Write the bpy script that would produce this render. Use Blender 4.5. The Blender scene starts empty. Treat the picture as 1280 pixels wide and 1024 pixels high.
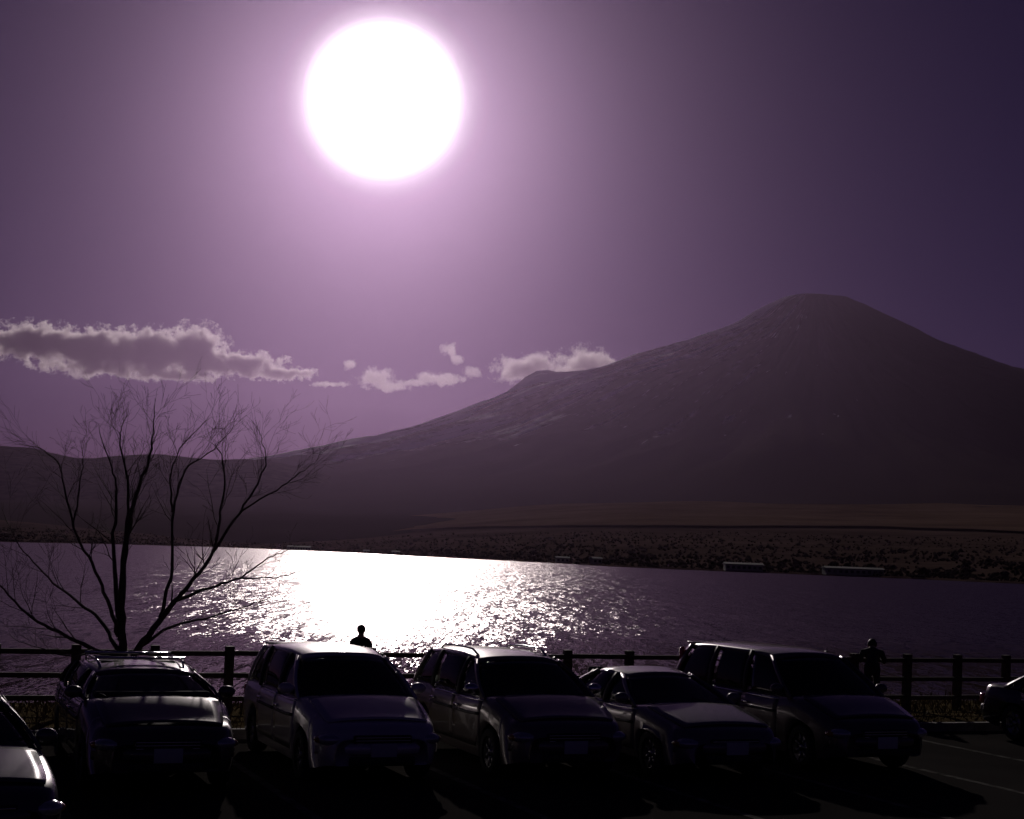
import bpy, bmesh, math, random
from mathutils import Vector, Matrix, Quaternion, noise
R = math.radians
random.seed(7)
scene = bpy.context.scene
C = scene.collection

# ------------------------------------------------------------------ camera
EYE = 2.9
FPX = 1900.0                       # focal length in pixels of the 1280 px wide photograph
cam_d = bpy.data.cameras.new('camera')
cam = bpy.data.objects.new('camera', cam_d); C.objects.link(cam)
cam_d.sensor_width = 36; cam_d.sensor_fit = 'HORIZONTAL'; cam_d.lens = 36 * FPX / 1280
cam_d.clip_start = 0.2; cam_d.clip_end = 90000
PITCH, ROLL = R(5.46), R(2.1)
F = Vector((0, math.cos(PITCH), math.sin(PITCH)))
R0 = Vector((1, 0, 0)); U0 = R0.cross(F)
RR = R0 * math.cos(ROLL) + U0 * math.sin(ROLL)
UU = U0 * math.cos(ROLL) - R0 * math.sin(ROLL)
m = Matrix((RR, UU, -F)).transposed().to_4x4(); m.translation = Vector((0, 0, EYE))
cam.matrix_world = m
scene.camera = cam
def ray(px, py):                   # direction seen at a photograph pixel
    return (F + RR * ((px - 640) / FPX) + UU * ((512 - py) / FPX)).normalized()
def at(px, py, y):                 # the point at distance y (metres north) in that direction
    d = ray(px, py); return Vector((0, 0, EYE)) + d * (y / d.y)
def ground(px, py, z=0.0):
    d = ray(px, py); return Vector((0, 0, EYE)) + d * ((z - EYE) / d.z)

# ------------------------------------------------------------------ sky and sun
SUN = ray(480, 125)
sun_el = math.asin(SUN.z); sun_az = math.atan2(SUN.x, SUN.y)
world = bpy.data.worlds.new('World'); scene.world = world; world.use_nodes = True
wt = world.node_tree; wt.nodes.clear()
def N(t, kind, **kw):
    n = t.nodes.new(kind)
    for k, v in kw.items(): setattr(n, k, v)
    return n
def L(t, a, b): t.links.new(a, b)
def M(t, op, a, b=None, clamp=False):
    n = N(t, 'ShaderNodeMath', operation=op); n.use_clamp = clamp
    for i, v in enumerate((a, b)):
        if v is None: continue
        if isinstance(v, (int, float)): n.inputs[i].default_value = v
        else: L(t, v, n.inputs[i])
    return n.outputs[0]
SKY_STRENGTH = 0.06
sky = N(wt, 'ShaderNodeTexSky', sky_type='NISHITA')
sky.sun_disc = False; sky.sun_elevation = sun_el; sky.sun_rotation = sun_az
sky.altitude = 1000; sky.air_density = 1.0; sky.dust_density = 0.6; sky.ozone_density = 3.0
tint = N(wt, 'ShaderNodeMix', data_type='RGBA', blend_type='MULTIPLY'); tint.inputs[0].default_value = 1
L(wt, sky.outputs[0], tint.inputs[6]); tint.inputs[7].default_value = (0.085, 0.036, 0.115, 1)
# glow and overexposed white disc of the low sun, put into the sky: falls off with the angle from the sun
tc = N(wt, 'ShaderNodeTexCoord')
nrm = N(wt, 'ShaderNodeVectorMath', operation='NORMALIZE'); L(wt, tc.outputs['Generated'], nrm.inputs[0])
dot = N(wt, 'ShaderNodeVectorMath', operation='DOT_PRODUCT'); L(wt, nrm.outputs[0], dot.inputs[0]); dot.inputs[1].default_value = SUN
ang = M(wt, 'MULTIPLY', M(wt, 'ARCCOSINE', M(wt, 'MINIMUM', dot.outputs['Value'], 0.9999999)), 180 / math.pi)
def glow(amp, scale, power, col):
    e = M(wt, 'EXPONENT', M(wt, 'MULTIPLY', M(wt, 'POWER', M(wt, 'DIVIDE', ang, scale), power), -1.0))
    v = N(wt, 'ShaderNodeVectorMath', operation='SCALE'); v.inputs[0].default_value = Vector(col) * (amp / SKY_STRENGTH); L(wt, e, v.inputs['Scale'])
    return v.outputs[0]
def vadd(a, b):
    v = N(wt, 'ShaderNodeVectorMath', operation='ADD'); L(wt, a, v.inputs[0]); L(wt, b, v.inputs[1]); return v.outputs[0]
g = vadd(glow(16, 2.05, 3.0, (1, 0.95, 0.97)), glow(0.7, 2.6, 1.0, (1, 0.84, 0.98)))
tot = vadd(tint.outputs[2], g)
bg = N(wt, 'ShaderNodeBackground'); bg.inputs['Strength'].default_value = SKY_STRENGTH
wo = N(wt, 'ShaderNodeOutputWorld'); L(wt, tot, bg.inputs['Color']); L(wt, bg.outputs[0], wo.inputs['Surface'])

sun_d = bpy.data.lights.new('sun', 'SUN'); sun_d.energy = 2.0; sun_d.angle = R(0.53); sun_d.color = (1.0, 0.9, 0.85)
sun = bpy.data.objects.new('sun', sun_d); C.objects.link(sun)
sun.rotation_mode = 'QUATERNION'; sun.rotation_quaternion = SUN.to_track_quat('Z', 'Y'); sun.location = (0, -20, 60)
vs = scene.view_settings
vs.view_transform = 'Standard'; vs.look = 'None'; vs.exposure = -1.0; vs.gamma = 1; vs.use_curve_mapping = False
cy = scene.cycles
cy.use_denoising = True; cy.volume_bounces = 2; cy.max_bounces = 8; cy.transparent_max_bounces = 24
cy.volume_step_rate = 1.0; cy.volume_max_steps = 256; cy.sample_clamp_indirect = 4.0

# ------------------------------------------------------------------ helpers
def link(name, me, mat=None, parent=None, loc=None):
    o = bpy.data.objects.new(name, me); C.objects.link(o)
    if mat is not None and hasattr(me, 'materials'):
        for mm in (mat if isinstance(mat, (list, tuple)) else [mat]): me.materials.append(mm)
    if parent is not None: o.parent = parent
    if loc is not None: o.location = loc
    return o
def tag(o, label=None, cat=None, group=None, kind=None):
    if label: o['label'] = label
    if cat: o['category'] = cat
    if group: o['group'] = group
    if kind: o['kind'] = kind
    return o
def mesh(name, verts, faces, smooth=False):
    me = bpy.data.meshes.new(name); me.from_pydata([tuple(v) for v in verts], [], faces)
    if smooth:
        for p in me.polygons: p.use_smooth = True
    me.update(); return me
class MB:
    """collects shapes into one mesh"""
    def __init__(s): s.v = []; s.f = []
    def add(s, v, f):
        b = len(s.v); s.v += [Vector(x) for x in v]; s.f += [tuple(i + b for i in q) for q in f]; return s
    def box(s, c, d, mat=None, bev=0.0):
        c = Vector(c); x, y, z = [k / 2 for k in d]
        if bev > 0:
            bm = bmesh.new(); bmesh.ops.create_cube(bm, size=1)
            for q in bm.verts: q.co = Vector((q.co.x * d[0], q.co.y * d[1], q.co.z * d[2]))
            bmesh.ops.bevel(bm, geom=list(bm.edges), offset=bev, segments=2, affect='EDGES', profile=0.6)
            bm.verts.index_update()
            vv = [q.co.copy() for q in bm.verts]; ff = [tuple(q.index for q in f.verts) for f in bm.faces]; bm.free()
        else:
            vv = [Vector((sx * x, sy * y, sz * z)) for sx in (-1, 1) for sy in (-1, 1) for sz in (-1, 1)]
            ff = [(0, 1, 3, 2), (4, 6, 7, 5), (0, 4, 5, 1), (2, 3, 7, 6), (0, 2, 6, 4), (1, 5, 7, 3)]
        if mat is not None: vv = [mat @ q for q in vv]
        return s.add([q + c for q in vv], ff)
    def tube(s, pts, rads, n=6, cap=True):
        pts = [Vector(p) for p in pts]; rings = []
        up = None
        for i, p in enumerate(pts):
            t = (pts[min(i + 1, len(pts) - 1)] - pts[max(i - 1, 0)])
            if t.length < 1e-9: t = Vector((0, 0, 1))
            t.normalize()
            if up is None: up = t.orthogonal().normalized()
            up = (up - t * up.dot(t))
            up = up.normalized() if up.length > 1e-6 else t.orthogonal().normalized()
            w = t.cross(up); r = rads[i] if isinstance(rads, (list, tuple)) else rads
            rings.append([p + (up * math.cos(2 * math.pi * k / n) + w * math.sin(2 * math.pi * k / n)) * r for k in range(n)])
        v = [q for rg in rings for q in rg]; f = []
        for i in range(len(pts) - 1):
            for k in range(n):
                a = i * n + k; b = i * n + (k + 1) % n; f.append((a, b, b + n, a + n))
        if cap: f.append(tuple(range(n - 1, -1, -1))); f.append(tuple(range((len(pts) - 1) * n, len(pts) * n)))
        return s.add(v, f)
    def lathe(s, prof, n=24, axis='y', c=(0, 0, 0)):
        v = []; f = []; c = Vector(c)
        for (r, h) in prof:
            for k in range(n):
                a = 2 * math.pi * k / n
                v.append(c + (Vector((r * math.cos(a), h, r * math.sin(a))) if axis == 'y' else Vector((r * math.cos(a), r * math.sin(a), h))))
        for i in range(len(prof) - 1):
            for k in range(n):
                a = i * n + k; b = i * n + (k + 1) % n; f.append((a, a + n, b + n, b))
        return s.add(v, f)
    def ball(s, c, r, nu=10, nv=7, mat=None):
        v = [Vector((0, 0, -1))]; f = []
        for j in range(1, nv):
            a = -math.pi / 2 + math.pi * j / nv
            for i in range(nu): b = 2 * math.pi * i / nu; v.append(Vector((math.cos(a) * math.cos(b), math.cos(a) * math.sin(b), math.sin(a))))
        v.append(Vector((0, 0, 1)))
        for i in range(nu):
            f.append((0, 1 + (i + 1) % nu, 1 + i))
            for j in range(nv - 2):
                a = 1 + j * nu + i; b = 1 + j * nu + (i + 1) % nu; f.append((a, b, b + nu, a + nu))
            f.append((len(v) - 1, 1 + (nv - 2) * nu + i, 1 + (nv - 2) * nu + (i + 1) % nu))
        r = Vector(r if hasattr(r, '__len__') else (r, r, r))
        v = [Vector((q.x * r.x, q.y * r.y, q.z * r.z)) for q in v]
        if mat is not None: v = [mat @ q for q in v]
        return s.add([q + Vector(c) for q in v], f)
    def sheet(s, grid, th):
        """a grid of points as a panel of thickness th (grid[i][j]), thickened against its normals"""
        ni, nj = len(grid), len(grid[0]); v = []; f = []
        nor = []
        for i in range(ni):
            for j in range(nj):
                a = Vector(grid[min(i + 1, ni - 1)][j]) - Vector(grid[max(i - 1, 0)][j])
                b = Vector(grid[i][min(j + 1, nj - 1)]) - Vector(grid[i][max(j - 1, 0)])
                q = a.cross(b); nor.append(q.normalized() if q.length > 1e-12 else Vector((0, 0, 1)))
        for i in range(ni):
            for j in range(nj): v.append(Vector(grid[i][j]))
        for i in range(ni):
            for j in range(nj): v.append(Vector(grid[i][j]) - nor[i * nj + j] * th)
        o = ni * nj
        for i in range(ni - 1):
            for j in range(nj - 1):
                a = i * nj + j; f.append((a, a + nj, a + nj + 1, a + 1)); f.append((o + a, o + a + 1, o + a + nj + 1, o + a + nj))
        for i in range(ni - 1):
            a = i * nj; f.append((a, o + a, o + a + nj, a + nj)); a = i * nj + nj - 1; f.append((a, a + nj, o + a + nj, o + a))
        for j in range(nj - 1):
            a = j; f.append((a, a + 1, o + a + 1, o + a)); a = (ni - 1) * nj + j; f.append((a, o + a, o + a + 1, a + 1))
        return s.add(v, f)
    def build(s, name, mat, parent=None, smooth=True, loc=None):
        return link(name, mesh(name, s.v, s.f, smooth), mat, parent, loc)
def empty(name, loc, rz=0):
    o = bpy.data.objects.new(name, None); C.objects.link(o); o.location = loc; o.rotation_euler = (0, 0, rz); o.empty_display_size = 0.3; return o
def lerp(a, b, t): return a + (b - a) * t
def sm(a, b, x):
    t = min(1, max(0, (x - a) / (b - a))); return t * t * (3 - 2 * t)
def pw(tab, x):
    """smooth piecewise curve through (x, y)"""
    if x <= tab[0][0]: return tab[0][1]
    for i in range(len(tab) - 1):
        if x <= tab[i + 1][0]:
            x0, y0 = tab[i]; x1, y1 = tab[i + 1]; h = x1 - x0; t = (x - x0) / h
            ma = (y1 - tab[i - 1][1]) / (x1 - tab[i - 1][0]) if i > 0 else (y1 - y0) / h
            mb = (tab[i + 2][1] - y0) / (tab[i + 2][0] - x0) if i + 2 < len(tab) else (y1 - y0) / h
            d = (y1 - y0) / h
            if d == 0: ma = mb = 0
            else:
                if ma / d < 0: ma = 0
                if mb / d < 0: mb = 0
                if abs(ma) > 3 * abs(d): ma = 3 * d
                if abs(mb) > 3 * abs(d): mb = 3 * d
            t2, t3 = t * t, t * t * t
            return (2 * t3 - 3 * t2 + 1) * y0 + (t3 - 2 * t2 + t) * h * ma + (-2 * t3 + 3 * t2) * y1 + (t3 - t2) * h * mb
    return tab[-1][1]

# ------------------------------------------------------------------ materials
def mat_new(name):
    mt = bpy.data.materials.new(name); mt.use_nodes = True; t = mt.node_tree
    return mt, t, t.nodes['Principled BSDF'], t.nodes['Material Output']
def plain(name, col, rough=0.6, metal=0.0, var=0.25, scale=6.0, bump=0.0, coat=0.0, spec=None):
    mt, t, b, o = mat_new(name)
    tcn = N(t, 'ShaderNodeTexCoord'); nz = N(t, 'ShaderNodeTexNoise'); nz.inputs['Scale'].default_value = scale; nz.inputs['Detail'].default_value = 6
    L(t, tcn.outputs['Object'], nz.inputs['Vector'])
    cr = N(t, 'ShaderNodeValToRGB'); L(t, nz.outputs[0], cr.inputs[0])
    cr.color_ramp.elements[0].position = 0.3; cr.color_ramp.elements[1].position = 0.7
    cr.color_ramp.elements[0].color = (*[c * (1 - var) for c in col], 1); cr.color_ramp.elements[1].color = (*[min(1, c * (1 + var)) for c in col], 1)
    L(t, cr.outputs[0], b.inputs['Base Color'])
    b.inputs['Roughness'].default_value = rough; b.inputs['Metallic'].default_value = metal
    if coat: b.inputs['Coat Weight'].default_value = coat; b.inputs['Coat Roughness'].default_value = 0.04
    if spec is not None: b.inputs['Specular IOR Level'].default_value = spec
    if bump:
        bp = N(t, 'ShaderNodeBump'); bp.inputs['Strength'].default_value = bump; L(t, nz.outputs[0], bp.inputs['Height']); L(t, bp.outputs[0], b.inputs['Normal'])
    return mt
def glass_mat(name, tintc):
    mt, t, b, o = mat_new(name); t.nodes.remove(b)
    tr = N(t, 'ShaderNodeBsdfTransparent'); tr.inputs[0].default_value = (*tintc, 1)
    gl = N(t, 'ShaderNodeBsdfGlossy'); gl.inputs['Roughness'].default_value = 0.02
    fr = N(t, 'ShaderNodeFresnel'); fr.inputs[0].default_value = 1.5
    mx = N(t, 'ShaderNodeMixShader'); L(t, fr.outputs[0], mx.inputs[0]); L(t, tr.outputs[0], mx.inputs[1]); L(t, gl.outputs[0], mx.inputs[2]); L(t, mx.outputs[0], o.inputs['Surface'])
    return mt
MAT = {
    'glass': glass_mat('car glass', (0.62, 0.66, 0.62)),
    'dark_glass': glass_mat('privacy glass', (0.16, 0.17, 0.17)),
    'rubber': plain('tyre rubber', (0.02, 0.02, 0.02), 0.8, bump=0.2, scale=30),
    'rim': plain('alloy', (0.45, 0.45, 0.46), 0.3, 0.9, 0.1),
    'black': plain('black plastic', (0.02, 0.02, 0.021), 0.5),
    'interior': plain('car interior cloth', (0.05, 0.048, 0.05), 0.9),
    'chrome': plain('chrome', (0.7, 0.7, 0.7), 0.12, 1.0, 0.05),
    'lamp': plain('headlamp', (0.55, 0.56, 0.58), 0.12, 0.4, 0.15, 25, coat=1),
    'tail': plain('tail lamp', (0.42, 0.015, 0.02), 0.15, 0, 0.2, 25, coat=1),
    'amber': plain('indicator lamp', (0.5, 0.2, 0.03), 0.2, 0, 0.2, 25, coat=1),
    'plate': plain('number plate', (0.62, 0.63, 0.6), 0.5, 0, 0.05),
    'paper': plain('sun shade paper', (0.62, 0.66, 0.6), 0.8, 0, 0.1),
    'post': plain('stained fence timber', (0.07, 0.045, 0.032), 0.75, 0, 0.45, 9, 0.3),
    'bark': plain('cherry bark', (0.06, 0.042, 0.036), 0.85, 0, 0.4, 14, 0.5),
    'twig': plain('bare twigs', (0.055, 0.036, 0.032), 0.8, 0, 0.3, 5),
    'line': plain('worn road paint', (0.13, 0.125, 0.115), 0.9, 0, 0.7, 5, spec=0),
    'kerb': plain('kerb concrete', (0.22, 0.21, 0.2), 0.9, 0, 0.3, 7, 0.3),
    'wall': plain('pale render', (0.3, 0.27, 0.25), 0.8, 0, 0.15, 2),
    'roof': plain('sheet metal roof', (0.2, 0.19, 0.19), 0.7, 0.1, 0.15, 2),
    'window': plain('window glass dark', (0.03, 0.035, 0.04), 0.08, 0, 0.1, 2),
    'skin': plain('skin', (0.45, 0.28, 0.2), 0.6, 0, 0.1),
    'hair': plain('black hair', (0.015, 0.012, 0.012), 0.5, 0, 0.2),
    'coat': plain('dark winter coat', (0.03, 0.028, 0.034), 0.85, 0, 0.3, 12, 0.2),
    'jeans': plain('dark trousers', (0.025, 0.03, 0.045), 0.9, 0, 0.3, 20, 0.2),
    'shoe': plain('dark shoes', (0.02, 0.018, 0.017), 0.6, 0, 0.2),
    'forest': plain('winter forest', (0.045, 0.034, 0.028), 0.95, 0, 0.5, 0.02, 0.0, spec=0.0),
    'tree': plain('far winter trees', (0.075, 0.058, 0.045), 0.95, 0, 0.5, 0.05, spec=0.0),
    'grass': plain('dry winter grass', (0.16, 0.12, 0.06), 0.9, 0, 0.5, 0.8, spec=0.1),
}
def paint(name, col, metal=0.25):
    return plain(name, col, 0.36, metal, 0.06, 3, coat=1.0)
# ground materials in world coordinates
def ground_mat(name, a, b_, scale, rough, bump=0.3, fine=60, spec=None):
    mt, t, b, o = mat_new(name)
    geo = N(t, 'ShaderNodeNewGeometry')
    n1 = N(t, 'ShaderNodeTexNoise'); n1.inputs['Scale'].default_value = scale; n1.inputs['Detail'].default_value = 8; L(t, geo.outputs['Position'], n1.inputs['Vector'])
    n2 = N(t, 'ShaderNodeTexNoise'); n2.inputs['Scale'].default_value = fine; n2.inputs['Detail'].default_value = 3; L(t, geo.outputs['Position'], n2.inputs['Vector'])
    f = M(t, 'ADD', M(t, 'MULTIPLY', n1.outputs[0], 0.65), M(t, 'MULTIPLY', n2.outputs[0], 0.35))
    cr = N(t, 'ShaderNodeValToRGB'); L(t, f, cr.inputs[0]); cr.color_ramp.elements[0].position = 0.35; cr.color_ramp.elements[1].position = 0.65
    cr.color_ramp.elements[0].color = (*a, 1); cr.color_ramp.elements[1].color = (*b_, 1)
    L(t, cr.outputs[0], b.inputs['Base Color']); b.inputs['Roughness'].default_value = rough
    if spec is not None: b.inputs['Specular IOR Level'].default_value = spec
    if bump:
        bp = N(t, 'ShaderNodeBump'); bp.inputs['Strength'].default_value = bump; bp.inputs['Distance'].default_value = 0.02
        L(t, n2.outputs[0], bp.inputs['Height']); L(t, bp.outputs[0], b.inputs['Normal'])
    return mt
MAT['asphalt'] = ground_mat('asphalt', (0.034, 0.032, 0.031), (0.06, 0.055, 0.052), 0.35, 0.95, 0.4, 90, 0.0)
MAT['bank'] = ground_mat('dry grass bank', (0.07, 0.055, 0.03), (0.17, 0.13, 0.07), 0.6, 0.95, 0.6, 25, 0.0)
MAT['plain'] = ground_mat('fields and woods', (0.055, 0.037, 0.032), (0.15, 0.1, 0.085), 0.0016, 0.95, 0, 0.02, 0.0)

# water: facets of wind ripples; calm in the lee of the near shore, rougher out on the lake
def water_mat():
    mt, t, b, o = mat_new('lake water')
    geo = N(t, 'ShaderNodeNewGeometry'); sep = N(t, 'ShaderNodeSeparateXYZ'); L(t, geo.outputs['Position'], sep.inputs[0])
    slopes = None
    for k, (cell, sx, sy, amp) in enumerate(WAVES):
        mp = N(t, 'ShaderNodeMapping'); mp.inputs['Scale'].default_value = (sx, sy, 1); mp.inputs['Location'].default_value = (17.3 * k, 5.1 * k, 0); mp.inputs['Rotation'].default_value = (0, 0, 0.06 * k); L(t, geo.outputs['Position'], mp.inputs['Vector'])
        if cell: nz = N(t, 'ShaderNodeTexVoronoi'); nz.voronoi_dimensions = '2D'; nz.inputs['Scale'].default_value = 1
        else: nz = N(t, 'ShaderNodeTexNoise'); nz.inputs['Scale'].default_value = 1; nz.inputs['Detail'].default_value = 3
        L(t, mp.outputs[0], nz.inputs['Vector'])
        sb = N(t, 'ShaderNodeVectorMath', operation='SUBTRACT'); L(t, nz.outputs['Color'], sb.inputs[0]); sb.inputs[1].default_value = (0.5, 0.5, 0.5)
        sc = N(t, 'ShaderNodeVectorMath', operation='SCALE'); L(t, sb.outputs[0], sc.inputs[0]); sc.inputs['Scale'].default_value = amp
        if slopes is None: slopes = sc.outputs[0]
        else:
            ad = N(t, 'ShaderNodeVectorMath', operation='ADD'); L(t, slopes, ad.inputs[0]); L(t, sc.outputs[0], ad.inputs[1]); slopes = ad.outputs[0]
    # fetch: distance from the near shore, with gust patches
    gu = N(t, 'ShaderNodeTexNoise'); gu.inputs['Scale'].default_value = 0.012; gu.inputs['Detail'].default_value = 3; L(t, geo.outputs['Position'], gu.inputs['Vector'])
    far = N(t, 'ShaderNodeMapRange'); far.interpolation_type = 'SMOOTHSTEP'
    far.inputs['From Min'].default_value = FETCH[0]; far.inputs['From Max'].default_value = FETCH[1]; far.inputs['To Min'].default_value = FETCH[2]; far.inputs['To Max'].default_value = 1.0
    dist = M(t, 'SUBTRACT', sep.outputs['Y'], M(t, 'MULTIPLY', sep.outputs['X'], 0.404))
    L(t, M(t, 'ADD', dist, M(t, 'MULTIPLY', gu.outputs[0], 20)), far.inputs['Value'])
    ss = N(t, 'ShaderNodeVectorMath', operation='SCALE'); L(t, slopes, ss.inputs[0]); L(t, far.outputs[0], ss.inputs['Scale'])
    fl = N(t, 'ShaderNodeVectorMath', operation='MULTIPLY'); L(t, ss.outputs[0], fl.inputs[0]); fl.inputs[1].default_value = (1, 1, 0)
    ad = N(t, 'ShaderNodeVectorMath', operation='ADD'); L(t, fl.outputs[0], ad.inputs[0]); ad.inputs[1].default_value = (-0.055, 0, 1)     # tilt added to every normal, shifts the sun glitter sideways
    nn = N(t, 'ShaderNodeVectorMath', operation='NORMALIZE'); L(t, ad.outputs[0], nn.inputs[0]); t.nodes.remove(b)
    gl = N(t, 'ShaderNodeBsdfGlossy', distribution='BECKMANN'); gl.inputs['Color'].default_value = (0.64, 0.6, 0.6, 1); L(t, M(t, 'MULTIPLY', far.outputs[0], WROUGH), gl.inputs['Roughness'])
    df = N(t, 'ShaderNodeBsdfDiffuse'); df.inputs['Color'].default_value = (0.012, 0.016, 0.02, 1)
    fr = N(t, 'ShaderNodeFresnel'); fr.inputs['IOR'].default_value = 1.333
    for q in (gl, df, fr): L(t, nn.outputs[0], q.inputs['Normal'])
    mx = N(t, 'ShaderNodeMixShader'); L(t, fr.outputs[0], mx.inputs[0]); L(t, df.outputs[0], mx.inputs[1]); L(t, gl.outputs[0], mx.inputs[2]); L(t, mx.outputs[0], o.inputs['Surface'])
    return mt
WAVES = [(0, 0.4, 0.012, 0.12), (1, 2.0, 0.2, 0.2), (1, 7.0, 1.0, 0.3), (1, 20.0, 3.4, 0.3)]      # cells?, ripples per metre across and along, slope
FETCH = (48, 112, 0.2)
WROUGH = 0.30
MAT['water'] = water_mat()

# ------------------------------------------------------------------ the near ground
TH = R(22); FD = Vector((math.cos(TH), math.sin(TH), 0)); ND = Vector((math.sin(TH), -math.cos(TH), 0))   # along the fence, and from the fence to the camera
LAKE = -1.8
KERB_A = 24.9; FENCE_A = 28.2
def bay(s, q, a=KERB_A): return Vector((0, a, 0)) + FD * s - ND * q       # q metres lakewards of the kerb line
kerbq = 0.0; fenceq = (FENCE_A - KERB_A) * math.cos(TH)
v = [bay(-90, -0.16), bay(90, -0.16), bay(90, -75), bay(-90, -75)]
lot = link('parking_lot', mesh('parking_lot', v, [(0, 3, 2, 1)]), MAT['asphalt']); tag(lot, kind='structure')
BANK = [(0.0, 0.12), (0.6, 0.13), (2.0, 0.08), (fenceq, 0.04), (fenceq + 1.4, -0.02), (fenceq + 2.6, -0.12), (8.5, -0.34), (11, -0.62), (15, -1.25), (20, -1.72), (26, -2.2), (40, -3.0)]
v = []; f = []
NS = 140
for i in range(NS + 1):
    s = -90 + 180 * i / NS
    for k, (q, z) in enumerate(BANK):
        p = bay(s, q); p.z = z + (0.05 * noise.noise(Vector((p.x * 0.4, p.y * 0.4, 3))) if k > 1 else 0); v.append(p)
nb = len(BANK)
for i in range(NS):
    for k in range(nb - 1): a = i * nb + k; f.append((a, a + nb, a + nb + 1, a + 1))
bank = link('lake_bank', mesh('lake_bank', v, f, True), MAT['bank']); tag(bank, kind='structure')
def bank_z(q):
    for (q0, z0), (q1, z1) in zip(BANK, BANK[1:]):
        if q0 <= q <= q1: return lerp(z0, z1, (q - q0) / (q1 - q0))
    return 0
# kerb stones
kb = MB().box((0, 0, 0.03), (0.594, 0.15, 0.24), bev=0.012)
kerb = empty('kerb', bay(0, -0.08), TH); tag(kerb, kind='structure')
kme = mesh('kerb_stone', kb.v, kb.f)
for i in range(-38, 40): link('kerb_stone', kme, MAT['kerb'] if i == -38 else None, kerb, (i * 0.6, 0, 0))

# lake
water = link('lake', mesh('lake', [(-6000, 20, LAKE), (6000, 20, LAKE), (6000, 5000, LAKE), (-6000, 5000, LAKE)], [(0, 1, 2, 3)]), MAT['water']); tag(water, kind='structure')

# ------------------------------------------------------------------ far land
def hz(px): return 670 + 0.0367 * px                        # photograph row of the true horizon
SHORE = [(-400, 1250), (0, 1250), (150, 1800), (300, 2350), (450, 1900), (520, 1500), (720, 1000), (800, 860), (1100, 770), (1280, 690), (1700, 620)]
def shore_d(px): return pw(SHORE, px)
def dirpx(px):                                              # horizontal direction of a column at the horizon
    d = ray(px, hz(px)); return Vector((d.x / d.y, 1, 0))
v = []; f = []
PXS = [-700 + 20 * i for i in range(141)]
DS = [0, 6, 40, 120, 260, 450, 700, 1000, 1400, 1900, 2500, 3200, 4200, 5500, 7000, 9000]
def plain_h(px, dd):                                        # height above the lake
    rise = pw([(-700, 0.010), (300, 0.012), (700, 0.022), (1280, 0.027), (1800, 0.027)], px)
    return -1.5 if dd <= 0 else 0.6 + rise * min(dd, 4300) * (1 + min(dd, 4300) / 4500) + 0.004 * max(0, dd - 4300) + 2.0 * noise.noise(Vector((px * 0.01, dd * 0.004, 1))) * min(1, dd / 100)
for px in PXS:
    dr = dirpx(px); sd = shore_d(px) + 14 * noise.noise(Vector((px * 0.03, 0, 0)))
    for dd in DS:
        p = dr * (sd + dd); p.z = LAKE + plain_h(px, dd); v.append(p)
nd = len(DS)
for i in range(len(PXS) - 1):
    for k in range(nd - 1): a = i * nd + k; f.append((a, a + nd, a + nd + 1, a + 1))
pl = link('far_shore', mesh('far_shore', v, f, True), MAT['plain']); tag(pl, kind='structure')

# fields: a lighter strip of dry grass above the shore woods
def strip(name, x0, x1, d0, d1, mt, lift):
    v = []; f = []; n = 40
    for i in range(n + 1):
        px = lerp(x0, x1, i / n); dr = dirpx(px); sd = shore_d(px)
        for k in range(5):
            dd = lerp(d0, d1, k / 4) * (1 + 0.06 * math.sin(px * 0.013 + k)); p = dr * (sd + dd); p.z = LAKE + plain_h(px, dd) + lift; v.append(p)
    for i in range(n):
        for k in range(4): a = i * 5 + k; f.append((a, a + 5, a + 6, a + 1))
    o = link(name, mesh(name, v, f, True), mt); tag(o, kind='structure'); return o
MAT['field'] = ground_mat('dry fields', (0.11, 0.07, 0.052), (0.2, 0.13, 0.098), 0.004, 0.95, 0, 0.03, 0.0)
strip('field', 480, 1750, 1900, 4200, MAT['field'], 5)

# left hills
RIDGE = [(-700, 500), (-300, 540), (-100, 552), (0, 558), (30, 560), (60, 567), (90, 573), (110, 573), (140, 570), (190, 568), (230, 572), (270, 575), (300, 574), (340, 578), (400, 592), (470, 618), (560, 655), (650, 690)]
def hill(name, ridge, x0, x1, dist, depth, mt, rough=10):
    v = []; f = []; n = int((x1 - x0) / 8); kk = 26
    for i in range(n + 1):
        px = lerp(x0, x1, i / n); dr = dirpx(px); H = max(2, (hz(px) - pw(ridge, px)) / FPX * dist * 0.995)
        for k in range(kk + 1):
            t = lerp(-1, 1, k / kk); w = math.cos(t * math.pi / 2) ** 1.3 if abs(t) < 1 else 0
            p = dr * (dist + t * depth); nn = noise.fractal(Vector((p.x * 0.0016, p.y * 0.0016, 5)), 1, 2, 5)
            p.z = LAKE - 8 + (H + 8) * w + nn * rough * 3 * w * (1 - w) * 2 + noise.noise(Vector((p.x * 0.02, p.y * 0.02, 0))) * rough * 0.25 * w; v.append(p)
    for i in range(n):
        for k in range(kk): a = i * (kk + 1) + k; f.append((a, a + kk + 1, a + kk + 2, a + 1))
    o = link(name, mesh(name, v, f, True), mt); tag(o, kind='structure'); return o
hill('hill', RIDGE, -700, 650, 9300, 3000, MAT['forest'])
hill('hill', [(300, 600), (340, 581), (362, 570), (385, 562), (402, 567), (420, 575), (450, 590), (500, 640)], 300, 500, 12500, 900, MAT['forest'], 6)

hill('hill', [(160, 640), (260, 604), (360, 596), (440, 600), (540, 610), (680, 626), (820, 640), (980, 662)], 160, 980, 10800, 1500, MAT['forest'], 8)  # added foothill, its tone softens the step from near hill to veiled mountain
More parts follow.
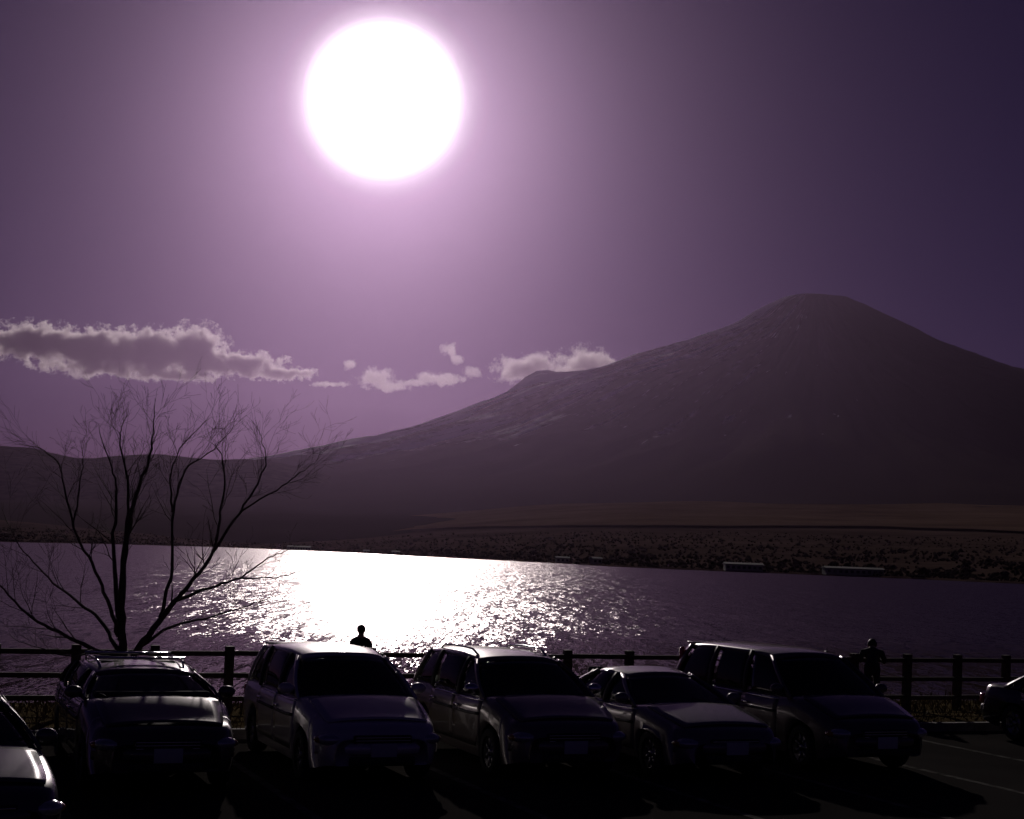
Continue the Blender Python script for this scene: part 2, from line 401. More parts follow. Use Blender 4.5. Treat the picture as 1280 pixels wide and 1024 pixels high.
# the volcano
VD = 15000.0
summit = at(1020, 376, VD)
SIL = [(-500, 640), (-100, 632), (200, 612), (330, 592), (420, 573), (470, 559), (520, 543), (560, 527), (600, 512), (640, 499), (690, 483), (720, 475), (745, 468), (780, 455), (830, 438), (880, 420), (917, 406), (944, 389), (967, 378), (985, 371), (1000, 374), (1020, 380), (1040, 376), (1059, 375), (1066, 379), (1081, 387), (1112, 403), (1143, 420), (1160, 432), (1190, 448), (1220, 462), (1250, 476), (1280, 488), (1380, 525), (1500, 560), (1700, 605), (2000, 645), (2500, 680)]
def side_prof(sgn):
    out = []
    for px, py in SIL:
        if (px - 1020) * sgn >= 0:
            p = at(px, py, VD); out.append((abs(p.x - summit.x), p.z - LAKE))
    out.sort(); return out
LP, RP = side_prof(-1), side_prof(1)
LP = [q for q in LP if q[0] < 6500] + [(9000, 230), (11200, 110), (13500, -30)]
RP = [q for q in RP if q[0] < 6500] + [(9000, 230), (11200, 110), (13500, -30)]
v = []; f = []; NA, NR = 720, 110
for i in range(NA):
    a = 2 * math.pi * i / NA; ca = math.cos(a); wl = (1 - ca) / 2
    for k in range(NR + 1):
        r = 13500 * (k / NR) ** 1.35
        h = pw(RP, r) * (1 - wl) + pw(LP, r) * wl
        # gullies running down the slope
        gl = noise.fractal(Vector((ca * 11, math.sin(a) * 11, r * 0.0003)), 0.8, 2.1, 4)
        amp = (34 + 45 * wl) * sm(500, 2200, r) * (1 - sm(5500, 9000, r)) + 8 * sm(250, 500, r)
        fine = noise.fractal(Vector((ca * r * 0.004, math.sin(a) * r * 0.004, 9)), 1, 2, 4) * 12 * sm(120, 340, r)
        rib = (0.5 - abs(noise.noise(Vector((ca * 34, math.sin(a) * 34, r * 0.0005))))) * 85 * sm(600, 2200, r) * (1 - sm(5000, 8500, r))
        x, y = r * ca, r * math.sin(a)
        # shoulder of the parasitic crater on the left flank
        sx, sy = x + 2740, y
        h += 140 * math.exp(-((sx / 270) ** 2)) * math.exp(-((sy + 150) / 900) ** 2) * (1 if sx < 0 else 1) - 60 * math.exp(-(((sx - 520) / 380) ** 2) - ((sy + 100) / 700) ** 2)
        v.append(Vector((summit.x + x, VD + y, LAKE + h + gl * amp + fine + rib - 22 * sm(600, 2200, r))))
for i in range(NA):
    for k in range(NR): a = i * (NR + 1) + k; b = ((i + 1) % NA) * (NR + 1) + k; f.append((a, a + 1, b + 1, b))
def mountain_mat():
    mt, t, b, o = mat_new('volcano rock and snow')
    geo = N(t, 'ShaderNodeNewGeometry'); sub = N(t, 'ShaderNodeVectorMath', operation='SUBTRACT'); L(t, geo.outputs['Position'], sub.inputs[0]); sub.inputs[1].default_value = (summit.x, VD, 0)
    sep = N(t, 'ShaderNodeSeparateXYZ'); L(t, sub.outputs[0], sep.inputs[0])
    az = M(t, 'ARCTAN2', sep.outputs['Y'], sep.outputs['X'])
    rr = M(t, 'SQRT', M(t, 'ADD', M(t, 'POWER', sep.outputs['X'], 2.0), M(t, 'POWER', sep.outputs['Y'], 2.0)))
    cb = N(t, 'ShaderNodeCombineXYZ'); L(t, M(t, 'MULTIPLY', az, 44.0), cb.inputs[0]); L(t, M(t, 'MULTIPLY', rr, 0.0007), cb.inputs[1])
    n1 = N(t, 'ShaderNodeTexNoise'); n1.inputs['Scale'].default_value = 1; n1.inputs['Detail'].default_value = 7; n1.inputs['Roughness'].default_value = 0.65; L(t, cb.outputs[0], n1.inputs['Vector'])
    n2 = N(t, 'ShaderNodeTexNoise'); n2.inputs['Scale'].default_value = 0.0035; n2.inputs['Detail'].default_value = 8; L(t, geo.outputs['Position'], n2.inputs['Vector'])
    hgt = N(t, 'ShaderNodeMapRange'); L(t, sep.outputs['Z'], hgt.inputs['Value']); hgt.inputs['From Min'].default_value = 350; hgt.inputs['From Max'].default_value = 850; hgt.inputs['To Min'].default_value = -0.30; hgt.inputs['To Max'].default_value = -0.15
    s = M(t, 'ADD', M(t, 'ADD', M(t, 'MULTIPLY', n1.outputs[0], 0.75), M(t, 'MULTIPLY', n2.outputs[0], 0.25)), hgt.outputs[0])
    west = M(t, 'MULTIPLY', M(t, 'MAXIMUM', M(t, 'DIVIDE', M(t, 'MULTIPLY', sep.outputs['X'], -1.0), rr), 0.0), 0.28)
    s = M(t, 'ADD', s, west)
    cr = N(t, 'ShaderNodeValToRGB'); L(t, s, cr.inputs[0]); e = cr.color_ramp.elements
    e[0].position = 0.54; e[0].color = (0.05, 0.038, 0.036, 1); e[1].position = 0.585; e[1].color = (0.88, 0.86, 0.88, 1)
    L(t, cr.outputs[0], b.inputs['Base Color']); b.inputs['Roughness'].default_value = 0.9; b.inputs['Specular IOR Level'].default_value = 0.0
    return mt
MAT['mountain'] = mountain_mat()
mo = link('mountain', mesh('mountain', v, f, True), MAT['mountain']); tag(mo, kind='structure')

# shore woods: thousands of far trees that read as one dark band
rs = random.Random(3)
v = []; f = []
def far_tree(p, h, w, conifer):
    b = len(v); n = 6; rings = [(0.12, 0.45), (0.4, 1.0), (0.72, 0.66)] if not conifer else [(0.08, 0.8), (0.3, 0.75), (0.65, 0.42)]
    a0 = rs.random() * 6
    for (t, r) in rings:
        for k in range(n):
            a = a0 + 2 * math.pi * k / n; q = w * r * rs.uniform(0.75, 1.25); v.append((p.x + q * math.cos(a), p.y + q * math.sin(a), p.z + h * (t + rs.uniform(-0.05, 0.05))))
    v.append((p.x + rs.uniform(-.3, .3), p.y, p.z + h))
    for j in range(2):
        for k in range(n): f.append((b + j * n + k, b + j * n + (k + 1) % n, b + (j + 1) * n + (k + 1) % n, b + (j + 1) * n + k))
    for k in range(n): f.append((b + 2 * n + k, b + 2 * n + (k + 1) % n, b + 3 * n))
    v.append((p.x, p.y, p.z - 1)); 
    for k in range(n): f.append((b + (k + 1) % n, b + k, b + 3 * n + 1))
cnt = 0
while cnt < 9000:
    px = rs.uniform(-250, 1560); dd = 12 + 1500 * rs.random() ** 2.0
    if noise.noise(Vector((px * 0.02, dd * 0.01, 7))) < -0.28 and dd > 60: continue
    p = dirpx(px) * (shore_d(px) + dd); p.z = LAKE + plain_h(px, dd)
    hh = rs.uniform(1.0, 2.6) * (1.8 if rs.random() < .06 else 1) * (0.6 if dd < 40 else 1); far_tree(p, hh, hh * rs.uniform(0.5, 0.9), rs.random() < 0.4); cnt += 1
fo = link('shore_scrub', mesh('shore_scrub', v, f, True), MAT['tree']); tag(fo, 'low dark scrub and trees along the far shore of the lake', 'scrub', kind='stuff')

# lakeside buildings, small and far
def building(px, dd, ln, dp, h, label, nwin, yaw=0.0, pent=0.9):
    p = dirpx(px) * (shore_d(px) + dd); p.z = LAKE + plain_h(px, dd) - 0.3
    r = empty('lakeside_building', p, yaw); tag(r, label, 'building', 'low buildings on the far shore')
    MB().box((0, 0, h / 2), (ln, dp, h)).build('wall', MAT['wall'], r, False)
    a, b = ln / 2 + .5, dp / 2 + .6
    vv = [(-a, -b, h), (a, -b, h), (a, b, h), (-a, b, h), (-a, 0, h + pent), (a, 0, h + pent), (-a, -b, h + .15), (a, -b, h + .15), (-a, b, h + .15), (a, b, h + .15), (-a, 0, h + pent + .15), (a, 0, h + pent + .15)]
    ff = [(0, 3, 2, 1), (6, 7, 11, 10), (10, 11, 9, 8), (0, 1, 7, 6), (2, 3, 8, 9), (0, 6, 10, 8, 3), (1, 2, 9, 11, 7)]
    link('roof', mesh('roof', vv, ff), MAT['roof'], r)
    wm = MB().box((0, 0, 0), (min(1.6, ln / nwin * .6), .12, h * .4)); me = mesh('window', wm.v, wm.f)
    for i in range(nwin): link('window', me, MAT['window'] if i == 0 else None, r, (-ln / 2 + ln * (i + .5) / nwin, -dp / 2 - .04, h * .55))
building(929, 10, 20, 8, 3.6, 'long low pale building on the far right shore, nearer the middle of the lake', 7)
building(1066, 10, 30, 9, 3.4, 'longest low pale building on the far right shore below the summit', 10, 0.05)
building(374, 10, 34, 10, 4.5, 'long low building at the far left shore behind the bare tree limbs', 9, -0.02, 1.4)
building(458, 6, 7, 6, 3.0, 'small hut on the far shore at the left of the sun glitter', 2, 0.2)
building(495, 8, 8, 6, 3.2, 'small hut on the far shore above the middle of the sun glitter', 2, -0.1)
building(703, 8, 9, 6, 3.4, 'small hut on the far shore just right of the sun glitter', 3, 0.1)
building(745, 14, 6, 6, 3.6, 'narrow hut on the far shore right of the sun glitter', 2, 0.3)

# ------------------------------------------------------------------ clouds beyond the mountain
def cloud_mat(name, blobs, dens, seed, namp, thr):
    mt, t, b, o = mat_new(name); t.nodes.remove(b)
    tcn = N(t, 'ShaderNodeTexCoord')
    mp0 = N(t, 'ShaderNodeMapping'); L(t, tcn.outputs['Object'], mp0.inputs['Vector'])
    nw = N(t, 'ShaderNodeTexNoise'); nw.inputs['Scale'].default_value = 0.0035; nw.inputs['Detail'].default_value = 2; mpw = N(t, 'ShaderNodeMapping'); mpw.inputs['Location'].default_value = (seed * 931, 0, 0); L(t, tcn.outputs['Object'], mpw.inputs['Vector']); L(t, mpw.outputs[0], nw.inputs['Vector'])
    w1 = N(t, 'ShaderNodeVectorMath', operation='SUBTRACT'); L(t, nw.outputs['Color'], w1.inputs[0]); w1.inputs[1].default_value = (.5, .5, .5)
    w2 = N(t, 'ShaderNodeVectorMath', operation='MULTIPLY_ADD'); L(t, w1.outputs[0], w2.inputs[0]); w2.inputs[1].default_value = (150, 150, 110); L(t, tcn.outputs['Object'], w2.inputs[2])
    field = None
    for c, r in blobs:
        s = N(t, 'ShaderNodeVectorMath', operation='SUBTRACT'); L(t, w2.outputs[0], s.inputs[0]); s.inputs[1].default_value = c
        d = N(t, 'ShaderNodeVectorMath', operation='DIVIDE'); L(t, s.outputs[0], d.inputs[0]); d.inputs[1].default_value = r
        ln = N(t, 'ShaderNodeVectorMath', operation='LENGTH'); L(t, d.outputs[0], ln.inputs[0])
        e = M(t, 'EXPONENT', M(t, 'MULTIPLY', M(t, 'POWER', ln.outputs['Value'], 2.0), -1.0))
        field = e if field is None else M(t, 'MAXIMUM', field, e)
    nz = N(t, 'ShaderNodeTexNoise'); nz.inputs['Scale'].default_value = 0.0042; nz.inputs['Detail'].default_value = 8; nz.inputs['Roughness'].default_value = 0.68; L(t, mpw.outputs[0], nz.inputs['Vector'])
    v_ = M(t, 'ADD', field, M(t, 'MULTIPLY', M(t, 'SUBTRACT', nz.outputs[0], 0.5), namp))
    den = M(t, 'MULTIPLY', M(t, 'MULTIPLY', M(t, 'SUBTRACT', v_, thr), 3.0, True), dens)
    pv = N(t, 'ShaderNodeVolumePrincipled'); pv.inputs['Color'].default_value = (0.96, 0.9, 0.92, 1); pv.inputs['Anisotropy'].default_value = 0.55
    L(t, den, pv.inputs['Density']); L(t, pv.outputs[0], o.inputs['Volume'])
    mt.cycles.volume_step_rate = CLOUD_STEP
    return mt
CLOUD_STEP = 0.07
CD = 31000.0
def cloud(blobs, label, dens=0.014, seed=1, namp=2.75, thr=0.45):
    c0 = at(blobs[0][0], blobs[0][1], CD); k = CD / FPX; bl = []
    for (px, py, rx, ry) in blobs:
        p = at(px, py, CD + random.uniform(-120, 120)) - c0; bl.append((p, Vector((rx * k, max(ry, 6) * k * 1.6, ry * k))))
    mb = MB()
    for p, r in bl: mb.ball(p, r * 1.45, 16, 10)
    tmp = mb.build('tmp', None, smooth=False)
    md = tmp.modifiers.new('r', 'REMESH'); md.mode = 'VOXEL'; md.voxel_size = 40
    dg = bpy.context.evaluated_depsgraph_get(); me = bpy.data.meshes.new_from_object(tmp.evaluated_get(dg)); bpy.data.objects.remove(tmp)
    o = link('cloud', me, cloud_mat('cloud', bl, dens, seed, namp, thr), None, c0)
    tag(o, label, 'cloud', 'clouds beyond the mountain'); return o
cloud([(120, 436, 70, 24), (-40, 424, 70, 18), (50, 428, 70, 22), (190, 440, 60, 26), (245, 440, 36, 30), (300, 456, 55, 15), (350, 467, 42, 9), (140, 458, 90, 12), (215, 468, 60, 9)], 'long grey cloud bank with pink edges above the bare tree', seed=1)
cloud([(103, 467, 20, 7)], 'small pale cloud scrap hanging under the long grey cloud bank', 0.005, 2)
cloud([(414, 480, 24, 4.5)], 'thin flat pale cloud sliver just right of the long cloud bank', 0.005, 3)
cloud([(470, 472, 24, 12), (488, 484, 28, 7), (436, 455, 12, 7)], 'ragged pale cloud sloping down to the right, left of the mountain flank', 0.005, 4)
cloud([(548, 474, 32, 9), (520, 478, 20, 6)], 'small low pale cloud between ragged cloud and mountain flank', 0.005, 5)
cloud([(562, 438, 10, 9), (570, 449, 8, 6)], 'tiny cloud wisp high above the small low cloud', 0.004, 6)
cloud([(592, 465, 11, 8)], 'faint cloud wisp right of the small low cloud', 0.003, 7)
cloud([(652, 463, 36, 16), (672, 456, 26, 16)], 'puffy pale cloud with grey middle resting on the mountain shoulder', 0.006, 8)
cloud([(733, 458, 36, 22), (718, 466, 30, 14), (760, 456, 16, 12)], 'bright ragged cloud rising behind the mountain ridge, right of the puffy one', 0.005, 9)

# ------------------------------------------------------------------ timber fence
SP = 1.27
fence = empty('timber_fence', Vector((0, FENCE_A, 0)), TH); tag(fence, 'dark three rail timber fence along the lake bank behind the cars', 'fence')
u0 = (14 - 640) / FPX; x0 = FENCE_A * u0 / (1 - 0.404 * u0); s0 = x0 / math.cos(TH)
pmb = MB().box((0, 0, 0.52), (0.145, 0.145, 1.3), bev=0.015)
pme = mesh('post', pmb.v, pmb.f)
rmb = MB().box((0, 0, 0), (SP - 0.002, 0.06, 0.085), bev=0.012)
rme = mesh('rail', rmb.v, rmb.f)
first = True
for i in range(-4, 19):
    s = s0 + SP * i
    o = link('post', pme, MAT['post'] if first else None, fence, (s, 0, 0)); o.rotation_euler = (R(random.uniform(-1, 1)), R(random.uniform(-.8, .8)), R(random.uniform(-3, 3)))
    for k, z in enumerate((1.05, 0.67, 0.29)):
        o = link('rail', rme, MAT['post'] if first and k == 0 else None, fence, (s + SP / 2, -0.04, z + random.uniform(-.01, .01))); o.rotation_euler = (0, R(random.uniform(-.35, .35)), 0)
    first = False

# ------------------------------------------------------------------ bare tree
TY = 23.0
tree = empty('bare_tree', Vector((at(150, 900, TY).x, TY, 0.1))); tag(tree, 'leafless spreading tree standing between the fence and the parked cars', 'tree')
def T(px, py, dy=0.0):
    if py < 620: py += (620 - py) * 0.28
    return at(px, py, TY + dy) - tree.location
limb = MB(); twig = MB(); rt = random.Random(11)
def spline(pts, n=5):
    out = []
    for i in range(len(pts) - 1):
        p0 = pts[max(i - 1, 0)]; p1 = pts[i]; p2 = pts[i + 1]; p3 = pts[min(i + 2, len(pts) - 1)]
        for k in range(n):
            t = k / n; out.append(0.5 * ((2 * p1) + (p2 - p0) * t + (2 * p0 - 5 * p1 + 4 * p2 - p3) * t * t + (3 * p1 - p0 - 3 * p2 + p3) * t ** 3))
    out.append(pts[-1]); return out
TW = [0]
def branch(p, d, ln, r, lev):
    n = 5 if lev < 2 else 4; pts = [p.copy()]; rads = [r]; d = d.normalized(); q = p.copy(); dirs = [d.copy()]
    for i in range(n):
        d = (d + Vector((rt.gauss(0, .13), rt.gauss(0, .13), rt.gauss(0, .1) + 0.05))).normalized(); q = q + d * (ln / n); pts.append(q.copy()); rads.append(max(0.0017, r * (1 - 0.8 * (i + 1) / n))); dirs.append(d.copy())
    twig.tube(pts, rads, 4 if lev > 1 else 5, False); TW[0] += 1
    if lev >= 3 or ln < 0.16: return
    for k in range(rt.randint(3, 5) if lev < 2 else rt.randint(2, 4)):
        i = rt.randint(1, n); ax = dirs[i].orthogonal().normalized(); ax.rotate(Quaternion(dirs[i], rt.uniform(0, 6.28)))
        nd_ = (dirs[i] + ax * rt.uniform(0.45, 0.85)).normalized(); branch(pts[i], nd_, ln * rt.uniform(0.38, 0.68), rads[i] * 0.66, lev + 1)
def main(pts, r0, r1, nb, bl, t0=0.3):
    P = spline([Vector(p) for p in pts]); n = len(P); P = [p + Vector((rt.gauss(0, .008), rt.gauss(0, .012), rt.gauss(0, .008))) if 0 < i < n - 1 else p for i, p in enumerate(P)]
    rr = [0.68 * lerp(r0, r1, (i / (n - 1)) ** 0.7) for i in range(n)]; limb.tube(P, rr, 8, True)
    nb = int(nb * 1.5)
    for k in range(nb):
        i = int(lerp(t0, 1, (k + rt.random()) / nb) * (n - 1)); i = min(max(i, 1), n - 1); d = (P[i] - P[i - 1]).normalized()
        ax = d.orthogonal().normalized(); ax.rotate(Quaternion(d, rt.uniform(0, 6.28)))
        branch(P[i], (d + ax * rt.uniform(.45, .9) + Vector((0, 0, .15))), bl * rt.uniform(.55, 1.1), rr[i] * 0.36, 1)
    branch(P[-1], P[-1] - P[-2], bl * .4, r1, 2)
fork = T(152, 818)
main([Vector((0, 0, -0.15)), T(150, 880), T(151, 850), fork], 0.19, 0.145, 0, .5)
limb.tube([Vector((0, 0, -.12)), Vector((0, 0, .08)), Vector((0, 0, .3))], [.32, .22, .17], 10)
main([fork, T(153, 760), T(156, 690, .1), T(170, 620, .1), T(184, 567, .2), T(191, 520, .2), T(193, 478, .3)], 0.10, 0.010, 9, .75)
main([T(151, 800), T(146, 740, .4), T(142, 680, .7), T(146, 620, .9), T(140, 572, 1.0), T(128, 525, 1.1)], 0.075, 0.010, 9, .8)
main([T(150, 770), T(154, 700, -.4), T(160, 640, -.7), T(158, 580, -.9), T(150, 525, -1.0), T(152, 500, -1.)], 0.06, 0.008, 8, .75)
main([T(158, 835), T(185, 795, -.2), T(214, 757, -.3), T(236, 732, -.4), T(266, 688, -.5), T(276, 640, -.6), T(281, 585, -.7), T(276, 545, -.8)], 0.095, 0.010, 9, .8)
main([T(200, 772), T(215, 710, .3), T(216, 640, .5), T(232, 575, .6), T(262, 545, .7), T(287, 510, .8)], 0.05, 0.007, 8, .75)
main([T(222, 750, -.3), T(262, 735, -.6), T(300, 722, -.8), T(335, 698, -.9), T(356, 689, -1.)], 0.045, 0.007, 5, .5)
main([T(300, 722, -.8), T(345, 722, -1.1), T(378, 712, -1.2)], 0.022, 0.005, 4, .4)
main([T(175, 808), T(215, 784, -.6), T(265, 771, -1.), T(310, 757, -1.3), T(345, 745, -1.4)], 0.045, 0.006, 6, .6)
main([T(266, 690, -.5), T(300, 640, -.2), T(325, 590, .1), T(333, 555, .2), T(326, 515, .3)], 0.04, 0.007, 8, .75)
main([T(300, 640, -.2), T(345, 610, 0), T(375, 580, .2), T(395, 560, .3)], 0.025, 0.005, 6, .6)
main([T(148, 825), T(118, 812, -.3), T(80, 794, -.5), T(40, 772, -.7), T(5, 738, -.9), T(-20, 705, -1.)], 0.075, 0.010, 8, .75)
main([T(146, 810), T(125, 775, .4), T(95, 750, .7), T(60, 722, .9), T(30, 690, 1.1), T(10, 655, 1.2)], 0.055, 0.008, 7, .75)
main([T(148, 795), T(134, 750, -.3), T(115, 705, -.6), T(92, 660, -.8), T(80, 600, -.9), T(72, 560, -1), T(45, 535, -1.1)], 0.055, 0.008, 9, .8)
main([T(92, 660, -.8), T(98, 610, -.7), T(104, 570, -.6), T(103, 545, -.6)], 0.025, 0.006, 5, .5)
main([T(118, 812, -.3), T(95, 820, -.9), T(55, 812, -1.2), T(20, 800, -1.4)], 0.03, 0.006, 4, .5)
main([T(216, 640, .5), T(213, 590, .4), T(225, 540, .4), T(250, 500, .4)], 0.03, 0.006, 7, .6)
limb.build('trunk', MAT['bark'], tree); twig.build('crown', MAT['twig'], tree)

# ------------------------------------------------------------------ cars
def wheel_parts(parent, x, y, r, w, side):
    ww = MB(); h = w / 2
    ww.lathe([(r * .30, h * .75 * side), (r * .30, h * .55 * side), (r * .62, h * .30 * side), (r * .68, h * .9 * side), (r * .70, h * .9 * side), (r * .70, -h * .6 * side)], 24)
    for k in range(7):
        a = 2 * math.pi * k / 7; c = Vector((math.cos(a), 0, math.sin(a))) * r * .45 + Vector((0, h * .6 * side, 0)); ww.box(c, (r * .5, h * .16, r * .13), Matrix.Rotation(-a, 3, 'Y'))
    ww.lathe([(0.001, h * .82 * side), (r * .12, h * .78 * side), (r * .14, h * .4 * side)], 12)
    o = ww.build('wheel', MAT['rim'], parent, True, (x, y, r))
    t = MB(); t.lathe([(r * .66, -h), (r * .93, -h), (r * .985, -h * .75), (r, -h * .4), (r, h * .4), (r * .985, h * .75), (r * .93, h), (r * .66, h), (r * .66, -h)], 28)
    t.build('tyre', MAT['rubber'], o)
def make_car(name, label, cat, P, pos, heading, group='cars parked along the lake fence'):
    root = empty(name, pos, heading); tag(root, label, cat, group)
    Ln, W, H = P['L'], P['W'], P['H']; hw = W / 2; pm = P['paint']; xf = Ln / 2; xr = -Ln / 2
    wr_, wx = P.get('wr', .31), P['wx']                       # wheel radius, axle positions
    top = P['top']; sill = 0.2
    plan = [(xr, .86), (xr + .06, .92), (xr + .3, .975), (xr + .9, 1), (xf - 1.3, 1), (xf - .7, .975), (xf - .3, .92), (xf - .1, .82), (xf, .70)]
    def w_at(x): return hw * pw(plan, x)
    def bot(x):
        z = sill + .08 * sm(xf - .5, xf, x) + .08 * (1 - sm(xr, xr + .5, x))
        for a in wx:
            dd = abs(x - a)
            if dd < wr_ * 1.17: z = max(z, wr_ + math.sqrt((wr_ * 1.17) ** 2 - dd * dd))
        return z
    def ring(x):
        w = w_at(x); zt = pw(top, x); zb = bot(x)
        def zc(z): return max(z, zb + 0.004)
        zs = zt - .26
        return [(w * .955, zb), (w * .985, lerp(zb, zs, .3)), (w * 1.0, lerp(zb, zs, .7)), (w * .998, zs), (w * .985, zt - .15), (w * .955, zt - .06), (w * .90, zt - .012), (w * .78, zt + .008), (w * .5, zt + .022), (w * .25, zt + .028), (0, zt + .03)]
    xs = set([xr, xr + .03, xr + .08, xr + .18, xf - .02, xf - .06, xf - .12, xf - .2, xf - .32, xf, xf - .5])
    k = xr + .3
    while k < xf - .3: xs.add(round(k, 3)); k += .14
    for a in wx:
        for j in range(13): xs.add(round(a + wr_ * 1.17 * math.cos(math.pi * j / 12), 3))
        xs.add(round(a + wr_ * 1.19, 3)); xs.add(round(a - wr_ * 1.19, 3))
    xs = sorted(xs); b = MB(); v = []; f = []; m_ = len(ring(0))
    for x in xs:
        rg = ring(x); pts = [(x, y, z) for y, z in rg] + [(x, -y, z) for y, z in rg[-2::-1]]; v += pts
    n = 2 * m_ - 1
    for i in range(len(xs) - 1):
        for j in range(n - 1): a = i * n + j; f.append((a, a + 1, a + n + 1, a + n))
    f.append(tuple(range(n))); e = (len(xs) - 1) * n; f.append(tuple(range(e + n - 1, e - 1, -1)))
    b.add(v, f); body = b.build('body', pm, root)
    # underbody, blocks light under the car
    MB().box((0, 0, .37), (Ln - .35, W * .62, .26), bev=.04).build('underbody', MAT['black'], root)
    # cabin
    cab = P['cab']; (xc, xt0), (xe, xt1) = cab[0], cab[-1]      # base and top of front glass, base and top of rear glass
    wtop = hw * P.get('wtop', .74); crown = .05
    zr_ = P['roof']
    def S(xb, xt, vv):
        yb = w_at(xb) * .915; zb = pw(top, xb) - .03
        yt = wtop * (1 - .10 * sm(0, 1, abs((xt - (xt0 + xt1) / 2) / ((xt0 - xt1) / 2)) ** 2 * .9)); zt = pw(zr_, xt) - crown - .012
        return Vector((lerp(xb, xt, vv), lerp(yb, yt, vv) + .035 * math.sin(math.pi * vv), lerp(zb, zt, vv)))
    def roof_pt(xt, u):
        yt = wtop * (1 - .10 * sm(0, 1, abs((xt - (xt0 + xt1) / 2) / ((xt0 - xt1) / 2)) ** 2 * .9)) + .015
        return yt * u, pw(zr_, xt) - crown * abs(u) ** 2.4 - .022 * abs(u) ** 9
    nx, ny = 16, 15; grid = []
    for i in range(nx + 1):
        xt = lerp(xt1, xt0, i / nx); row = []
        for j in range(ny + 1):
            u = lerp(-1, 1, j / ny); y, z = roof_pt(xt, u); fwd = .085 * (1 - u * u) * (sm(.6, 1, i / nx) - sm(.4, 0, i / nx)); row.append((xt + fwd, y, z))
        grid.append(row)
    MB().sheet(grid, .04).build('roof', P.get('roofm', pm), root)
    pil = P['pillars']                                            # (base0, base1, top0, top1), front to rear
    for sd in (1, -1):
        for (b0, b1, t0, t1) in pil:
            g_ = []
            for xb, xt in ((b0, t0), (b1, t1)):
                g_.append([Vector((q.x, q.y * sd, q.z)) for q in (S(xb, xt, k / 6) for k in range(7))])
            if sd > 0: g_ = g_[::-1]
            MB().sheet(g_, .035).build('pillar', pm if b0 in (pil[0][0], pil[-1][0]) else MAT['black'], root)
        for k in range(len(pil) - 1):
            (a0, a1, c0, c1), (d0, d1, e0, e1) = pil[k], pil[k + 1]; g_ = []
            for i in range(7):
                t_ = i / 6; g_.append([Vector((q.x, (q.y - .012) * sd, q.z)) for q in (S(lerp(a1, d0, t_), lerp(c1, e0, t_), lerp(.0, 1.0, kk / 6)) for kk in range(7))])
            if sd > 0: g_ = g_[::-1]
            MB().sheet(g_, .005).build('side_window', MAT['glass'] if k < P.get('clear', 1) else MAT['dark_glass'] if P.get('tint') else MAT['glass'], root)
    def screen(xb, xt, bulge0, bulge1, sgn):
        g_ = []
        for i in range(9):
            vv = i / 8; q = S(xb, xt, vv); row = []
            for j in range(13):
                u = lerp(-1, 1, j / 12); row.append(Vector((q.x + sgn * lerp(bulge0, bulge1, vv) * (1 - u * u) - sgn * .02, q.y * u * .985, q.z + (crown + .005) * (1 - abs(u) ** 2.4) * vv ** 2 - .004)))
            g_.append(row)
        if sgn < 0: g_ = g_[::-1]
        return g_
    gw = screen(xc, xt0, .13, .09, 1); ws = MB().sheet(gw, .006).build('windscreen', MAT['glass'], root)
    ge = screen(xe, xt1, .05, .09, -1); MB().sheet(ge, .006).build('rear_window', MAT['dark_glass'] if P.get('tint') else MAT['glass'], root)
    # cowl + wipers
    for sgn in (-1, 1):
        a = gw[0][6 + 4 * sgn]; c = gw[2][6 + 1 * sgn if sgn > 0 else 1]
        MB().tube([a + Vector((.03, 0, .02)), (a + c) / 2 + Vector((.03, 0, .035)), c + Vector((.02, 0, .02))], .009, 5).build('wiper', MAT['black'], root)
    # interior
    it = MB(); belt = pw(top, 0)
    it.box(((xc + xt0) / 2 + .02, 0, pw(top, xc) + .005), (.5, hw * 1.6, .13), bev=.04)
    it.box(((xt0 + xe) / 2, 0, belt - .005), (xt0 - xe, hw * 1.66, .08))
    it.build('dashboard', MAT['interior'], root)
    st = MB(); seatx = [xt0 - .45] + ([xt0 - 1.35] if xt0 - xt1 > 1.5 else [xt0 - 1.2]) + ([xt0 - 2.15] if xt0 - xt1 > 2.3 else [])
    for x in seatx:
        for y in (-.36, .36):
            st.box((x - .12, y, belt + .05), (.14, .46, .36), Matrix.Rotation(R(-14), 3, 'Y'), .05); st.box((x - .17, y, belt + .29), (.09, .25, .15), Matrix.Rotation(R(-10), 3, 'Y'), .035)
    st.build('seats', MAT['interior'], root)
    sw = MB(); c = Vector((xt0 - .02, -.36, belt + .1)); tilt = Matrix.Rotation(R(-62), 3, 'Y')
    sw.tube([c + tilt @ Vector((.19 * math.cos(a * math.pi / 10), .19 * math.sin(a * math.pi / 10), 0)) for a in range(21)], .014, 6, False)
    sw.tube([c + tilt @ Vector((-.18, 0, 0)), c + tilt @ Vector((0, 0, -.03)), c + tilt @ Vector((.18, 0, 0))], .016, 5); sw.build('steering_wheel', MAT['black'], root)
    rm = MB(); q = gw[7][6]; rm.box(q + Vector((-.06, 0, -.03)), (.025, .22, .065), bev=.012); rm.build('rear_view_mirror', MAT['black'], root)
    # doors, bonnet, flank strip: patches of the body surface set proud
    def side_patch(x0, x1, sd, off, j0=.8, j1=5.0, nxp=8, nyp=8):
        g_ = []
        for i in range(nxp + 1):
            x = lerp(x0, x1, i / nxp); rg = ring(x); row = []
            for j in range(nyp + 1):
                t_ = lerp(j0, j1, j / nyp); a = int(min(t_, len(rg) - 1.001)); y = lerp(rg[a][0], rg[a + 1][0], t_ - a); z = lerp(rg[a][1], rg[a + 1][1], t_ - a); row.append(Vector((x, (y + off) * sd, z)))
            g_.append(row)
        return g_ if sd < 0 else g_[::-1]
    dz = P['doors']
